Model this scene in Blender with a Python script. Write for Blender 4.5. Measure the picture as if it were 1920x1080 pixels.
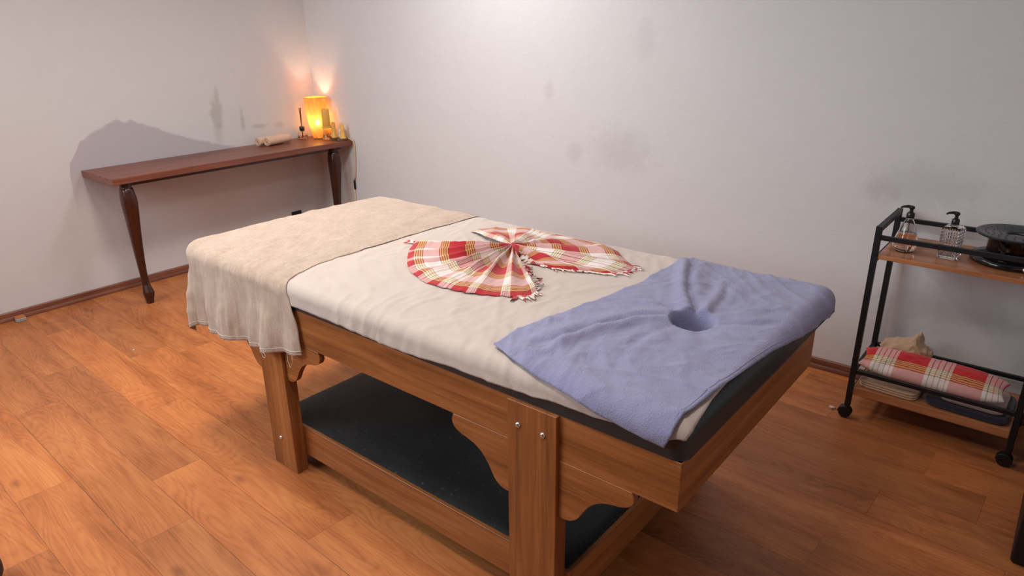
import bpy, bmesh, math, random
from mathutils import Vector, Matrix, noise
random.seed(7)
PI = math.pi
C = bpy.context.scene.collection
for o in list(bpy.data.objects): bpy.data.objects.remove(o)
scn = bpy.context.scene

# ------------------------------------------------------------------ camera
cam_d = bpy.data.cameras.new('camera'); cam = bpy.data.objects.new('camera', cam_d); C.objects.link(cam)
cam_d.sensor_width = 36.0; cam_d.lens = 36.0*1312.86/1920.0; cam_d.clip_start = .05
CR = Vector((0.7756665401406774, 0.6310450666598313, -0.011114960660292359))
CU = Vector((-0.2173434677297458, 0.2836045873107017, 0.9339862178274022))
CF = Vector((-0.5925396489192937, 0.7220460940276706, -0.357136112088913))
mw = Matrix((( CR.x, CU.x, -CF.x, 4.457824), (CR.y, CU.y, -CF.y, -3.174528), (CR.z, CU.z, -CF.z, 1.537312), (0, 0, 0, 1)))
cam.matrix_world = mw
scn.camera = cam

# ------------------------------------------------------------------ light
w = bpy.data.worlds.new('world'); scn.world = w; w.use_nodes = True
bg = w.node_tree.nodes['Background']; bg.inputs[0].default_value = (.62, .76, 1.0, 1); bg.inputs[1].default_value = .03
def area(name, loc, target, size, power, col, shape='DISK', size_y=None, spread=180):
    d = bpy.data.lights.new(name, 'AREA'); d.shape = shape; d.size = size
    if size_y: d.size_y = size_y
    d.energy = power; d.color = col; d.spread = math.radians(spread)
    o = bpy.data.objects.new(name, d); C.objects.link(o); o.location = loc
    o.rotation_euler = (Vector(target)-Vector(loc)).to_track_quat('-Z', 'Y').to_euler()
    return o
area('ceiling_key_fill', (1.75, -1.80, 2.52), (1.75, -1.80, 0), .50, 22, (1.0, .88, .76), spread=150)
area('ceiling_key_fill', (3.40, -2.60, 2.52), (3.40, -2.60, 0), .50, 17, (1.0, .95, .90), spread=160)  # added fill, placed to match brightness on the right; no known lamp
area('ceiling_key_fill', (1.90, -.60, 2.52), (1.90, -.60, 0), .50, 14, (1.0, 1.0, 1.0), spread=160)  # added fill that lifts the back wall and corner, not a known fixture
area('front_daylight_fill', (1.2, -3.9, 2.2), (3.2, 0, 1.0), 1.8, 60, (.84, .94, 1.0), 'RECTANGLE', 1.6, spread=150)  # added panel standing in for cool daylight from the camera side, no known window
scn.view_settings.view_transform = 'Standard'; scn.view_settings.look = 'None'
scn.view_settings.gamma = 1.0; scn.view_settings.use_curve_mapping = False
scn.view_settings.exposure = 0.05

# ------------------------------------------------------------------ object helpers
BASE = {}
def thing(name, label, cat, loc=(0, 0, 0), group=None):
    o = bpy.data.objects.new(name, None); C.objects.link(o); o.empty_display_size = .05
    o.location = loc; BASE[o.name] = Vector(loc)
    o['label'] = label; o['category'] = cat
    if group: o['group'] = group
    return o
def obj(name, bm, mat, parent=None, smooth=False, loc=None, label=None, mods=None, auto=None):
    """links bm (world coordinates) as one mesh object"""
    if parent is not None: L = BASE[parent.name]
    else: L = Vector(loc) if loc else Vector((0, 0, 0))
    bmesh.ops.translate(bm, verts=bm.verts, vec=-L)
    me = bpy.data.meshes.new(name); bm.normal_update(); bm.to_mesh(me); bm.free()
    for m in (mat if isinstance(mat, (list, tuple)) else [mat]): me.materials.append(m)
    o = bpy.data.objects.new(name, me); C.objects.link(o)
    BASE[o.name] = L
    if parent is not None: o.parent = parent
    else: o.location = L
    if smooth:
        for p in me.polygons: p.use_smooth = True
        if auto is not None:
            try:
                me.set_sharp_from_angle(angle=math.radians(auto))
            except Exception: pass
    if label: o['label'] = label
    return o
def tag(o, label, cat, group=None):
    o['label'] = label; o['category'] = cat
    if group: o['group'] = group
    return o
def struct(o): o['kind'] = 'structure'; return o
def nb(): return bmesh.new()
def box(bm, x0, x1, y0, y1, z0, z1, bev=0, seg=2):
    v = [bm.verts.new(p) for p in ((x0,y0,z0),(x1,y0,z0),(x1,y1,z0),(x0,y1,z0),(x0,y0,z1),(x1,y0,z1),(x1,y1,z1),(x0,y1,z1))]
    fs = [bm.faces.new([v[i] for i in f]) for f in ((3,2,1,0),(4,5,6,7),(0,1,5,4),(1,2,6,5),(2,3,7,6),(3,0,4,7))]
    if bev:
        es = list({e for f in fs for e in f.edges})
        bmesh.ops.bevel(bm, geom=es, offset=bev, segments=seg, affect='EDGES', profile=.5)
    return bm
def tube(bm, pts, rad, seg=10, cap=True):
    pts = [Vector(p) for p in pts]; n = len(pts)
    rad = rad if isinstance(rad, (list, tuple)) else [rad]*n
    rings = []; up = None
    for i, p in enumerate(pts):
        t = (pts[min(i+1, n-1)]-pts[max(i-1, 0)])
        if t.length < 1e-9: t = Vector((0, 0, 1))
        t.normalize()
        if up is None:
            up = Vector((0, 0, 1)) if abs(t.z) < .9 else Vector((1, 0, 0))
        a = t.cross(up)
        if a.length < 1e-6: a = t.cross(Vector((0, 1, 0)))
        a.normalize(); b = a.cross(t).normalized(); up = b
        rings.append([bm.verts.new(p+(a*math.cos(k*2*PI/seg)+b*math.sin(k*2*PI/seg))*rad[i]) for k in range(seg)])
    for r0, r1 in zip(rings, rings[1:]):
        for k in range(seg):
            bm.faces.new((r0[k], r0[(k+1) % seg], r1[(k+1) % seg], r1[k]))
    if cap:
        bm.faces.new(rings[0][::-1]); bm.faces.new(rings[-1])
    bmesh.ops.recalc_face_normals(bm, faces=bm.faces[:])
    return bm
def lathe(bm, cx, cy, prof, seg=32, close=True):
    rings = []
    for r, z in prof:
        if r < 1e-6: rings.append([bm.verts.new((cx, cy, z))])
        else: rings.append([bm.verts.new((cx+r*math.cos(k*2*PI/seg), cy+r*math.sin(k*2*PI/seg), z)) for k in range(seg)])
    for a, b in zip(rings, rings[1:]):
        for k in range(seg):
            k2 = (k+1) % seg
            if len(a) == 1 and len(b) == 1: continue
            if len(a) == 1: bm.faces.new((a[0], b[k2], b[k]))
            elif len(b) == 1: bm.faces.new((a[k], a[k2], b[0]))
            else: bm.faces.new((a[k], a[k2], b[k2], b[k]))
    bmesh.ops.recalc_face_normals(bm, faces=bm.faces[:])
    return bm
def prism(bm, pts, axis, a0, a1, bev=0):
    """polygon pts (2d) extruded along axis: 'y' -> pts are (x,z); 'x' -> (y,z)"""
    def P(p, a): return (p[0], a, p[1]) if axis == 'y' else (a, p[0], p[1])
    A = [bm.verts.new(P(p, a0)) for p in pts]; B = [bm.verts.new(P(p, a1)) for p in pts]
    f1 = bm.faces.new(A); f2 = bm.faces.new(B[::-1]); n = len(pts)
    for i in range(n): bm.faces.new((A[i], B[i], B[(i+1) % n], A[(i+1) % n]))
    bmesh.ops.recalc_face_normals(bm, faces=bm.faces[:])
    if bev:
        es = [e for e in bm.edges if (e.verts[0] in A and e.verts[1] in A) or (e.verts[0] in B and e.verts[1] in B)]
        bmesh.ops.bevel(bm, geom=es, offset=bev, segments=1, affect='EDGES')
    return bm
def gridm(fn, nu, nv, uv=None):
    bm = nb(); lay = bm.loops.layers.uv.new('UVMap')
    V = [[bm.verts.new(fn(i/nu, j/nv)) for j in range(nv+1)] for i in range(nu+1)]
    for i in range(nu):
        for j in range(nv):
            f = bm.faces.new((V[i][j], V[i+1][j], V[i+1][j+1], V[i][j+1]))
            ij = ((i, j), (i+1, j), (i+1, j+1), (i, j+1))
            for l, (a, b) in zip(f.loops, ij):
                l[lay].uv = uv(a/nu, b/nv) if uv else (a/nu, b/nv)
    return bm
def sm(a, b, x):
    t = max(0., min(1., (x-a)/(b-a))); return t*t*(3-2*t)
def lerp_poly(pts, t):
    """pts list of points, t 0..1 by arc length"""
    P = [Vector(p) for p in pts]; L = [0]
    for a, b in zip(P, P[1:]): L.append(L[-1]+(b-a).length)
    s = t*L[-1]
    for i in range(len(P)-1):
        if s <= L[i+1] or i == len(P)-2:
            k = 0 if L[i+1] == L[i] else (s-L[i])/(L[i+1]-L[i])
            return P[i].lerp(P[i+1], k)
def solidify(o, t, off=1):
    m = o.modifiers.new('thickness', 'SOLIDIFY'); m.thickness = t; m.offset = off
def N(x, y, z=0): return noise.noise((x, y, z))

# ------------------------------------------------------------------ materials
def hexc(h):
    h = h.lstrip('#'); v = [int(h[i:i+2], 16)/255 for i in (0, 2, 4)]
    return tuple((c/12.92 if c <= .04045 else ((c+.055)/1.055)**2.4) for c in v)+(1,)
class NT:
    def __init__(s, name):
        s.m = bpy.data.materials.new(name); s.m.use_nodes = True
        s.t = s.m.node_tree; s.n = s.t.nodes; s.b = s.n['Principled BSDF']; s.out = s.n['Material Output']
    def node(s, typ, **kw):
        n = s.n.new(typ)
        for k, v in kw.items():
            if k.startswith('i_'): n.inputs[k[2:]].default_value = v
            else: setattr(n, k, v)
        return n
    def link(s, a, b): s.t.links.new(a, b)
    def math(s, op, a, b=None, c=None, clamp=False):
        n = s.n.new('ShaderNodeMath'); n.operation = op; n.use_clamp = clamp
        for i, v in enumerate((a, b, c)):
            if v is None: continue
            if isinstance(v, (int, float)): n.inputs[i].default_value = v
            else: s.link(v, n.inputs[i])
        return n.outputs[0]
    def mix(s, fac, a, b, typ='MIX'):
        n = s.n.new('ShaderNodeMix'); n.data_type = 'RGBA'; n.blend_type = typ
        for k, v in ((0, fac), (6, a), (7, b)):
            if isinstance(v, (int, float)): n.inputs[k].default_value = v
            elif isinstance(v, tuple): n.inputs[k].default_value = v
            else: s.link(v, n.inputs[k])
        return n.outputs[2]
    def ramp(s, fac, stops, interp='LINEAR'):
        n = s.n.new('ShaderNodeValToRGB'); cr = n.color_ramp; cr.interpolation = interp
        while len(cr.elements) < len(stops): cr.elements.new(0.5)
        while len(cr.elements) > len(stops): cr.elements.remove(cr.elements[-1])
        for e, (p, c) in zip(cr.elements, stops): e.position = p; e.color = c if len(c) == 4 else tuple(c)+(1,)
        if fac is not None: s.link(fac, n.inputs[0])
        return n.outputs[0]
    def coord(s, out='Object', scale=(1, 1, 1), rot=(0, 0, 0), loc=(0, 0, 0)):
        t = s.node('ShaderNodeTexCoord'); m = s.node('ShaderNodeMapping')
        m.inputs['Scale'].default_value = scale; m.inputs['Rotation'].default_value = rot; m.inputs['Location'].default_value = loc
        s.link(t.outputs[out], m.inputs['Vector']); return m.outputs[0]
    def noise(s, vec, scale=5, detail=3, rough=.5, dist=0):
        n = s.node('ShaderNodeTexNoise'); n.inputs['Scale'].default_value = scale; n.inputs['Detail'].default_value = detail
        n.inputs['Roughness'].default_value = rough; n.inputs['Distortion'].default_value = dist
        if vec is not None: s.link(vec, n.inputs['Vector'])
        return n.outputs['Fac']
    def bump(s, h, strength=.3, dist=.01, normal=None):
        n = s.node('ShaderNodeBump'); n.inputs['Strength'].default_value = strength; n.inputs['Distance'].default_value = dist
        s.link(h, n.inputs['Height'])
        if normal is not None: s.link(normal, n.inputs['Normal'])
        return n.outputs[0]
    def set(s, **kw):
        for k, v in kw.items():
            k = k.replace('_', ' ')
            if isinstance(v, (int, float, tuple)): s.b.inputs[k].default_value = v
            else: s.link(v, s.b.inputs[k])
        return s.m
def plain(name, col, rough=.5, metal=0, spec=.5, var=.06):
    t = NT(name); n = t.noise(t.coord(), 30, 3)
    c = hexc(col)
    a = tuple(min(1, x*(1+var)) for x in c[:3])+(1,); b = tuple(x*(1-var) for x in c[:3])+(1,)
    return t.set(Base_Color=t.mix(n, b, a), Roughness=rough, Metallic=metal, Specular_IOR_Level=spec)
def wood(name, axis, dark, mid, light, rough=.42, fine=1.0):
    t = NT(name)
    sc = {'x': (1.2, 22, 22), 'y': (22, 1.2, 22), 'z': (22, 22, 1.2)}[axis]
    v = t.coord('Object', sc)
    n1 = t.noise(v, 1.0*fine, 5, .6, .6)
    sc2 = {'x': (6, 160, 160), 'y': (160, 6, 160), 'z': (160, 160, 6)}[axis]
    n2 = t.noise(t.coord('Object', sc2), 1.0, 2, .6)
    k = t.math('ADD', t.math('MULTIPLY', n1, .75), t.math('MULTIPLY', n2, .25))
    col = t.ramp(k, [(.34, hexc(dark)), (.5, hexc(mid)), (.64, hexc(light))])
    return t.set(Base_Color=col, Roughness=rough, Normal=t.bump(n2, .08, .002))
def cloth(name, c1, c2, scale=260, bump=.25, rough=.95, dust=None, sheen=.3, mott=14):
    t = NT(name); v = t.coord('Object')
    n = t.noise(v, scale, 3, .7); big = t.noise(v, mott, 5, .62)
    col = t.mix(t.math('ADD', t.math('MULTIPLY', n, .4), t.math('MULTIPLY', big, .6)), hexc(c1), hexc(c2))
    h = t.math('ADD', n, t.math('MULTIPLY', big, .6))
    return t.set(Base_Color=col, Roughness=rough, Specular_IOR_Level=.1, Sheen_Weight=sheen, Sheen_Roughness=.6, Normal=t.bump(h, bump, .006))
M = {}
W_D, W_M, W_L = '#6d3d1c', '#8d5429', '#a4683a'
for ax in 'xyz': M['walnut_'+ax] = wood('bed_walnut_'+ax, ax, W_D, W_M, W_L)
for ax in 'xyz': M['mahogany_'+ax] = wood('mahogany_'+ax, ax, '#5a3022', '#764333', '#895341', .36)
M['legwood'] = wood('dark_mahogany_z', 'z', '#280f07', '#3b180c', '#4b2214', .3)
M['shelfwood'] = wood('cart_shelf_x', 'x', '#8a5636', '#a86d48', '#bd835c', .22)
M['leather'] = plain('dark_leather', '#20282b', .42, 0, .5, .12)
M['padtop'] = None
M['beige'] = cloth('beige_cotton', '#b3a49b', '#c9bab0', 300, .22)
def terry_streak():
    t = NT('beige_terry'); v = t.coord('Object')
    n = t.noise(v, 240, 3, .7); big = t.noise(v, 12, 5, .62); st = t.noise(t.coord('Object', (70, 70, 5)), 1.0, 4, .65)
    k = t.math('ADD', t.math('MULTIPLY', n, .25), t.math('ADD', t.math('MULTIPLY', big, .35), t.math('MULTIPLY', st, .4)))
    col = t.ramp(k, [(.34, hexc('#a38c7b')), (.5, hexc('#b39d8c')), (.66, hexc('#c5b0a0'))])
    return t.set(Base_Color=col, Roughness=.95, Specular_IOR_Level=.1, Sheen_Weight=.3, Normal=t.bump(t.math('ADD', n, st), .35, .005))
M['beige2'] = terry_streak()
M['sand'] = cloth('sand_terry', '#b08f74', '#c8a88a', 220, .4)
M['blue'] = cloth('blue_terry', '#75759a', '#9a9aba', 240, .6, mott=9)
M['navy'] = cloth('navy_terry', '#1b1e2a', '#2a2d3c', 220, .4)
M['pinkish'] = cloth('pale_cotton', '#b5a09a', '#cdb9b0', 240, .3)
M['peach'] = cloth('peach_terry', '#c9a186', '#e0bea2', 260, .45)
M['black'] = plain('black_metal', '#15161a', .45, 0, .4)
M['blackgloss'] = plain('black_gloss', '#0e0e11', .16, 0, .6)
M['blackplast'] = plain('black_plastic', '#101012', .35)
M['chrome'] = plain('bolt_metal', '#cfcfcd', .3, 1.0)
M['rubber'] = plain('black_rubber', '#141519', .55)
M['thread'] = plain('pale_thread', '#d9cfc4', .9)
def padtop():
    t = NT('black_vinyl'); v = t.coord('Object')
    n = t.noise(v, 7, 5, .7); s = t.noise(v, 90, 2, .5)
    sp = t.math('GREATER_THAN', s, .70)
    col = t.mix(n, hexc('#111314'), hexc('#25282a'))
    col = t.mix(t.math('MULTIPLY', sp, t.math('MULTIPLY', n, .35)), col, hexc('#8f8a83'))
    return t.set(Base_Color=col, Roughness=t.math('ADD', .38, t.math('MULTIPLY', n, .25)))
M['padtop'] = padtop()
def plaid(name, P=.20, groups=(.28, .78), rc='#ad0c20'):
    t = NT(name); tc = t.node('ShaderNodeTexCoord'); sp = t.node('ShaderNodeSeparateXYZ'); t.link(tc.outputs['UV'], sp.inputs[0])
    red, wh, dk, ye, og = hexc(rc), hexc('#e2d8d2'), hexc('#30241c'), hexc('#e0c878'), hexc('#d8742c')
    fu = t.math('FRACT', t.math('DIVIDE', sp.outputs[0], P)); fv = t.math('FRACT', t.math('DIVIDE', sp.outputs[1], P))
    A = [(0, red), (.56, wh)]
    x = .56
    for k in range(4):
        A += [(x+.070, red if k % 2 else dk), (x+.087, wh)]; x += .098
    B = [(0, red)]
    for gi, g0 in enumerate(groups):
        x = g0
        for k in range(4): B += [(x, dk), (x+.016, ye)]; x += .043
        B += [(x, dk), (x+.016, wh if gi == 0 else red)]
    ca = t.ramp(fu, A, 'CONSTANT'); cb = t.ramp(fv, B, 'CONSTANT')
    col = t.mix(.5, ca, cb)
    n = t.noise(t.coord('UV'), 700, 2, .6)
    col = t.mix(t.math('MULTIPLY', n, .10), col, hexc('#c8b8ae'))
    return t.set(Base_Color=col, Roughness=.92, Specular_IOR_Level=.1, Sheen_Weight=.2, Normal=t.bump(n, .25, .002))
M['plaid'] = plaid('red_plaid', .175)
M['plaidc'] = plaid('red_plaid_cushion', .19, (.42,), '#c80a20')
def glass(name, col, rough=.03, ior=1.45):
    t = NT(name)
    return t.set(Base_Color=col, Roughness=rough, IOR=ior, Transmission_Weight=1.0)
M['glass'] = glass('clear_plastic', (.97, .97, .97, 1), .02, 1.3)
M['amberliq'] = glass('peach_liquid', (.95, .68, .54, 1), .0, 1.33)
M['crystal'] = glass('cut_glass', (.98, .98, .98, 1), .02, 1.5)
M['wax'] = NT('yellow_wax').set(Base_Color=hexc('#e6ae52'), Roughness=.45, Subsurface_Weight=.4, Subsurface_Radius=(.02, .012, .004))
M['waxpale'] = NT('pale_wax').set(Base_Color=hexc('#e3b163'), Roughness=.45, Subsurface_Weight=.4, Subsurface_Radius=(.02, .012, .004))
M['white'] = plain('white_ceramic', '#eeeae4', .4)
M['bark'] = wood('bark_slice', 'x', '#3a2417', '#5c3d28', '#8a6546', .7)
M['cordmat'] = plain('beige_cord', '#c9ac88', .6)
M['socket'] = plain('black_socket', '#0c0c0d', .3)
# painted wall with soft mottling, damp stains are real marks on the plaster
def wall_mat(name, stains):
    t = NT(name); v = t.coord('Object')
    n = t.noise(v, 1.6, 4, .6); n2 = t.noise(v, 9, 5, .65); fine = t.noise(v, 140, 2, .6)
    col = t.mix(t.math('ADD', t.math('MULTIPLY', n, .5), t.math('MULTIPLY', n2, .5)), hexc('#cdcacb'), hexc('#d8d5d5'))
    sp = t.node('ShaderNodeSeparateXYZ'); t.link(v, sp.inputs[0])
    nd = t.math('SUBTRACT', t.noise(v, 14, 5, .65), .5)
    for (c, typ, prm) in stains:
        h = sp.outputs[1] if typ[0] == 'A' else sp.outputs[0]
        z = sp.outputs[2]
        if typ[1:] == 'ell':
            a0, z0, ra, rz, k, soft = prm
            da = t.math('DIVIDE', t.math('SUBTRACT', h, a0), ra); dz = t.math('DIVIDE', t.math('SUBTRACT', z, z0), rz)
            d = t.math('SQRT', t.math('ADD', t.math('MULTIPLY', da, da), t.math('MULTIPLY', dz, dz)))
            d = t.math('ADD', d, t.math('MULTIPLY', nd, 1.8))
            m = t.node('ShaderNodeMapRange'); m.interpolation_type = 'SMOOTHSTEP'
            m.inputs['From Min'].default_value = 1+soft; m.inputs['From Max'].default_value = 1-soft; t.link(d, m.inputs['Value'])
            f = t.math('MULTIPLY', m.outputs[0], k)
        else:
            pts, k = prm   # height profile over y
            y0, y1 = pts[0][0], pts[-1][0]
            mr = t.node('ShaderNodeMapRange'); mr.inputs['From Min'].default_value = y0; mr.inputs['From Max'].default_value = y1
            t.link(h, mr.inputs['Value'])
            rc = t.ramp(mr.outputs[0], [((y-y0)/(y1-y0), (zz/2, zz/2, zz/2, 1)) for y, zz in pts])
            top = t.math('MULTIPLY', rc, 2.0)
            e = t.math('ADD', t.math('SUBTRACT', top, z), t.math('MULTIPLY', nd, .05))
            m = t.node('ShaderNodeMapRange'); m.interpolation_type = 'SMOOTHSTEP'
            m.inputs['From Min'].default_value = -.008; m.inputs['From Max'].default_value = .012; t.link(e, m.inputs['Value'])
            lo = t.node('ShaderNodeMapRange'); lo.interpolation_type = 'SMOOTHSTEP'
            lo.inputs['From Min'].default_value = .45; lo.inputs['From Max'].default_value = .78; t.link(z, lo.inputs['Value'])
            f = t.math('MULTIPLY', t.math('MULTIPLY', m.outputs[0], lo.outputs[0]), k)
        col = t.mix(f, col, c)
    hh = t.math('ADD', t.math('MULTIPLY', n2, 1.0), t.math('MULTIPLY', fine, .15))
    return t.set(Base_Color=col, Roughness=.75, Specular_IOR_Level=.25, Normal=t.bump(hh, .12, .02))
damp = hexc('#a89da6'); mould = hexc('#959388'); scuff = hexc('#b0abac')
M['wallA'] = wall_mat('plaster_left', [
    (damp, 'Aprof', ([(-1.73, 0), (-1.715, .30), (-1.700, .74), (-1.691, .80), (-1.609, .92), (-1.447, 1.0), (-1.389, 1.024), (-1.351, .998), (-1.31, 1.006), (-1.237, .974), (-1.055, .89), (-.748, .782), (-.45, .715), (-.2, .70)], .62)),
    (mould, 'Aell', (-.765, .995, .040, .085, .42, .5)), (mould, 'Aell', (-.745, 1.10, .014, .05, .3, .6)),
    (mould, 'Aell', (-.77, .87, .030, .07, .25, .6)), (mould, 'Aell', (-.59, .93, .014, .07, .35, .6)),
    (scuff, 'Aell', (-.47, .875, .05, .014, .6, .5)), (scuff, 'Aell', (-.31, .865, .035, .018, .4, .6)),
    (mould, 'Aell', (-2.24, .95, .05, .06, .3, .6))])
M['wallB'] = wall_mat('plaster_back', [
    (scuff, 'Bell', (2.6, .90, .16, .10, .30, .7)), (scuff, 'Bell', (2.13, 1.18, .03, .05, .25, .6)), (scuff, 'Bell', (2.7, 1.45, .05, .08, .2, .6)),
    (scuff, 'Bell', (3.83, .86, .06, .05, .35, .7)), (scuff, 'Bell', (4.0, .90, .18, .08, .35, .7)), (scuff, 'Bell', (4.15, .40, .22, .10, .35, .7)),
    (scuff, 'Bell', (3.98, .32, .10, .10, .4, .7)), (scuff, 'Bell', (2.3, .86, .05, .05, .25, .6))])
M['wallplain'] = wall_mat('plaster_plain', [])

def floor_mat():
    t = NT('laminate_floor')
    a = t.node('ShaderNodeUVMap'); a.uv_map = 'grain'; b = t.node('ShaderNodeUVMap'); b.uv_map = 'plank'; c = t.node('ShaderNodeUVMap'); c.uv_map = 'tone'
    mp = t.node('ShaderNodeMapping'); mp.inputs['Scale'].default_value = (1.3, 7, 1); t.link(a.outputs[0], mp.inputs[0])
    n1 = t.noise(mp.outputs[0], 1.3, 6, .58, .8)
    mp2 = t.node('ShaderNodeMapping'); mp2.inputs['Scale'].default_value = (8, 150, 1); t.link(a.outputs[0], mp2.inputs[0])
    n2 = t.noise(mp2.outputs[0], 1.0, 3, .6)
    # growth-ring figure
    mp3 = t.node('ShaderNodeMapping'); mp3.inputs['Scale'].default_value = (.9, 6, 1); t.link(a.outputs[0], mp3.inputs[0])
    n3 = t.noise(mp3.outputs[0], 1.2, 2, .5, .6)
    ring = t.math('ABSOLUTE', t.math('SINE', t.math('MULTIPLY', n3, 70)))
    mp4 = t.node('ShaderNodeMapping'); mp4.inputs['Scale'].default_value = (3.5, 7, 1); t.link(a.outputs[0], mp4.inputs[0])
    vo = t.node('ShaderNodeTexVoronoi'); vo.inputs['Scale'].default_value = 1.0; t.link(mp4.outputs[0], vo.inputs['Vector'])
    kn = t.node('ShaderNodeMapRange'); kn.inputs['From Min'].default_value = .16; kn.inputs['From Max'].default_value = .02; t.link(vo.outputs['Distance'], kn.inputs['Value'])
    knot = t.math('MULTIPLY', kn.outputs[0], t.math('GREATER_THAN', n1, .5))
    k = t.math('ADD', t.math('MULTIPLY', n1, .68), t.math('ADD', t.math('MULTIPLY', n2, .22), t.math('MULTIPLY', ring, .09)))
    col = t.ramp(k, [(.30, hexc('#8d5029')), (.5, hexc('#b46d3e')), (.68, hexc('#c9834c'))])
    col = t.mix(t.math('MULTIPLY', knot, .6), col, hexc('#6f3c20'))
    st = t.node('ShaderNodeSeparateXYZ'); t.link(c.outputs[0], st.inputs[0])
    tone = t.ramp(st.outputs[0], [(0, (.80, .80, .82, 1)), (.5, (.97, .95, .94, 1)), (1, (1.10, 1.04, .98, 1))])
    col = t.mix(1.0, col, tone, 'MULTIPLY')
    sp = t.node('ShaderNodeSeparateXYZ'); t.link(b.outputs[0], sp.inputs[0])
    seam = t.math('MAXIMUM', t.math('LESS_THAN', sp.outputs[1], .0016), t.math('LESS_THAN', sp.outputs[0], .0014))
    col = t.mix(t.math('MULTIPLY', seam, t.math('ADD', .25, t.math('MULTIPLY', st.outputs[1], .55))), col, hexc('#3a1d0e'))
    return t.set(Base_Color=col, Roughness=t.math('ADD', .36, t.math('MULTIPLY', n1, .16)), Specular_IOR_Level=.4, Normal=t.bump(n2, .06, .002))
M['floor'] = floor_mat()

# ------------------------------------------------------------------ room
RX, RY, RH = 5.25, -4.8, 2.65
def build_floor():
    bm = nb(); g = bm.loops.layers.uv.new('grain'); p = bm.loops.layers.uv.new('plank'); tn = bm.loops.layers.uv.new('tone')
    a = -.0352; ca, sa = math.cos(a), math.sin(a); W, L = .182, 1.21
    rnd = random.Random(3)
    fixed = {0: 2.493, 1: 2.187, 2: 2.884, -1: 1.95, 3: 2.30}
    for k in range(-22, 20):
        v0 = -2.475+W*k
        off = fixed.get(k, rnd.random()*L)
        u = off-L*8
        while u < 8:
            q = [(u, v0), (u+L, v0), (u+L, v0+W), (u, v0+W)]
            P = [(uu*ca-vv*sa, uu*sa+vv*ca) for uu, vv in q]
            if max(x for x, y in P) > -.15 and min(x for x, y in P) < RX+.1 and max(y for x, y in P) > RY-.1 and min(y for x, y in P) < .15:
                f = bm.faces.new([bm.verts.new((x, y, 0)) for x, y in P])
                ox, oy, tt, dk = rnd.random()*50, rnd.random()*50, rnd.random(), rnd.random()
                for l, (uu, vv) in zip(f.loops, q):
                    l[g].uv = (uu-u+ox, vv-v0+oy); l[p].uv = (uu-u, vv-v0); l[tn].uv = (tt, dk)
            u += L
    # trim to the room
    for co, no in (((-.02, 0, 0), (-1, 0, 0)), ((RX+.02, 0, 0), (1, 0, 0)), ((0, .02, 0), (0, 1, 0)), ((0, RY, 0), (0, -1, 0))):
        bmesh.ops.bisect_plane(bm, geom=bm.verts[:]+bm.edges[:]+bm.faces[:], plane_co=co, plane_no=no, clear_outer=True)
    return struct(obj('floor', bm, M['floor']))
build_floor()
bm = nb(); box(bm, -.12, 0, RY, .12, 0, RH); struct(obj('wall_left', bm, M['wallA']))
bm = nb(); box(bm, 0, RX, 0, .12, 0, RH); struct(obj('wall_back', bm, M['wallB']))
bm = nb(); box(bm, RX, RX+.12, RY, .12, 0, RH); struct(obj('wall_right', bm, M['wallplain']))
bm = nb(); box(bm, -.12, RX+.12, RY, .12, RH, RH+.1); struct(obj('ceiling', bm, M['wallplain']))
def baseboard(name, axis, a0, a1):
    # flat board with a rounded foot strip in front
    bm = nb()
    prof = [(0, 0), (.020, 0), (.020, .008), (.017, .017), (.012, .021), (.012, .046), (.009, .050), (0, .050)]
    if axis == 'y':   # runs along y on x=0
        A = [bm.verts.new((p[0], a0, p[1])) for p in prof]; B = [bm.verts.new((p[0], a1, p[1])) for p in prof]
    else:
        A = [bm.verts.new((a0, -p[0], p[1])) for p in prof]; B = [bm.verts.new((a1, -p[0], p[1])) for p in prof]
    n = len(prof)
    for i in range(n): bm.faces.new((A[i], B[i], B[(i+1) % n], A[(i+1) % n]))
    bm.faces.new(A); bm.faces.new(B[::-1]); bmesh.ops.recalc_face_normals(bm, faces=bm.faces[:])
    return struct(obj(name, bm, M['base_'+axis]))
M['base_y'] = wood('baseboard_wood_y', 'y', '#5c3426', '#754433', '#8a5643', .45)
M['base_x'] = wood('baseboard_wood_x', 'x', '#5c3426', '#754433', '#8a5643', .45)
baseboard('baseboard_left', 'y', RY, -.001); baseboard('baseboard_back', 'x', .001, RX)

# ------------------------------------------------------------------ massage bed
MX0, MX1, MY0, MY1, ZT, MR = 1.868, 3.955, -2.005, -1.012, .752, .030
HX, HY, HR = 3.728, -1.515, .062
def wrap(a, b, off=0., n_out=False):
    k = sm(2.2, 3.2, a); RC = .10*(1-k)+.033*k
    qx = a-(MX0+RC) if a < MX0+RC else (a-(MX1-RC) if a > MX1-RC else 0.)
    qy = b-(MY0+RC) if b < MY0+RC else (b-(MY1-RC) if b > MY1-RC else 0.)
    q = math.hypot(qx, qy); d = q-(RC-MR)
    crown = .006*math.cos(PI*min(1, abs(b+1.51)/.5)*.5)
    if d <= 0:
        nrm = Vector((0, 0, 1)); p = Vector((a, b, ZT+crown+off))
    else:
        ux, uy = qx/q, qy/q; t = min(d/MR, PI/2)
        h = (MR+off)*math.sin(t); down = max(0, d-MR*PI/2)
        nrm = Vector((ux*math.sin(t), uy*math.sin(t), math.cos(t)))
        p = Vector((a-ux*d+ux*h, b-uy*d+uy*h, ZT-MR+(MR+off)*math.cos(t)-down+crown*math.cos(t)))
    # face hole
    r = math.hypot(a-HX, b-HY)
    return (p, nrm, r)
def dip(r, R, depth, soft): return -depth*(1-sm(R-soft, R+soft*.6, r))

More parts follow.
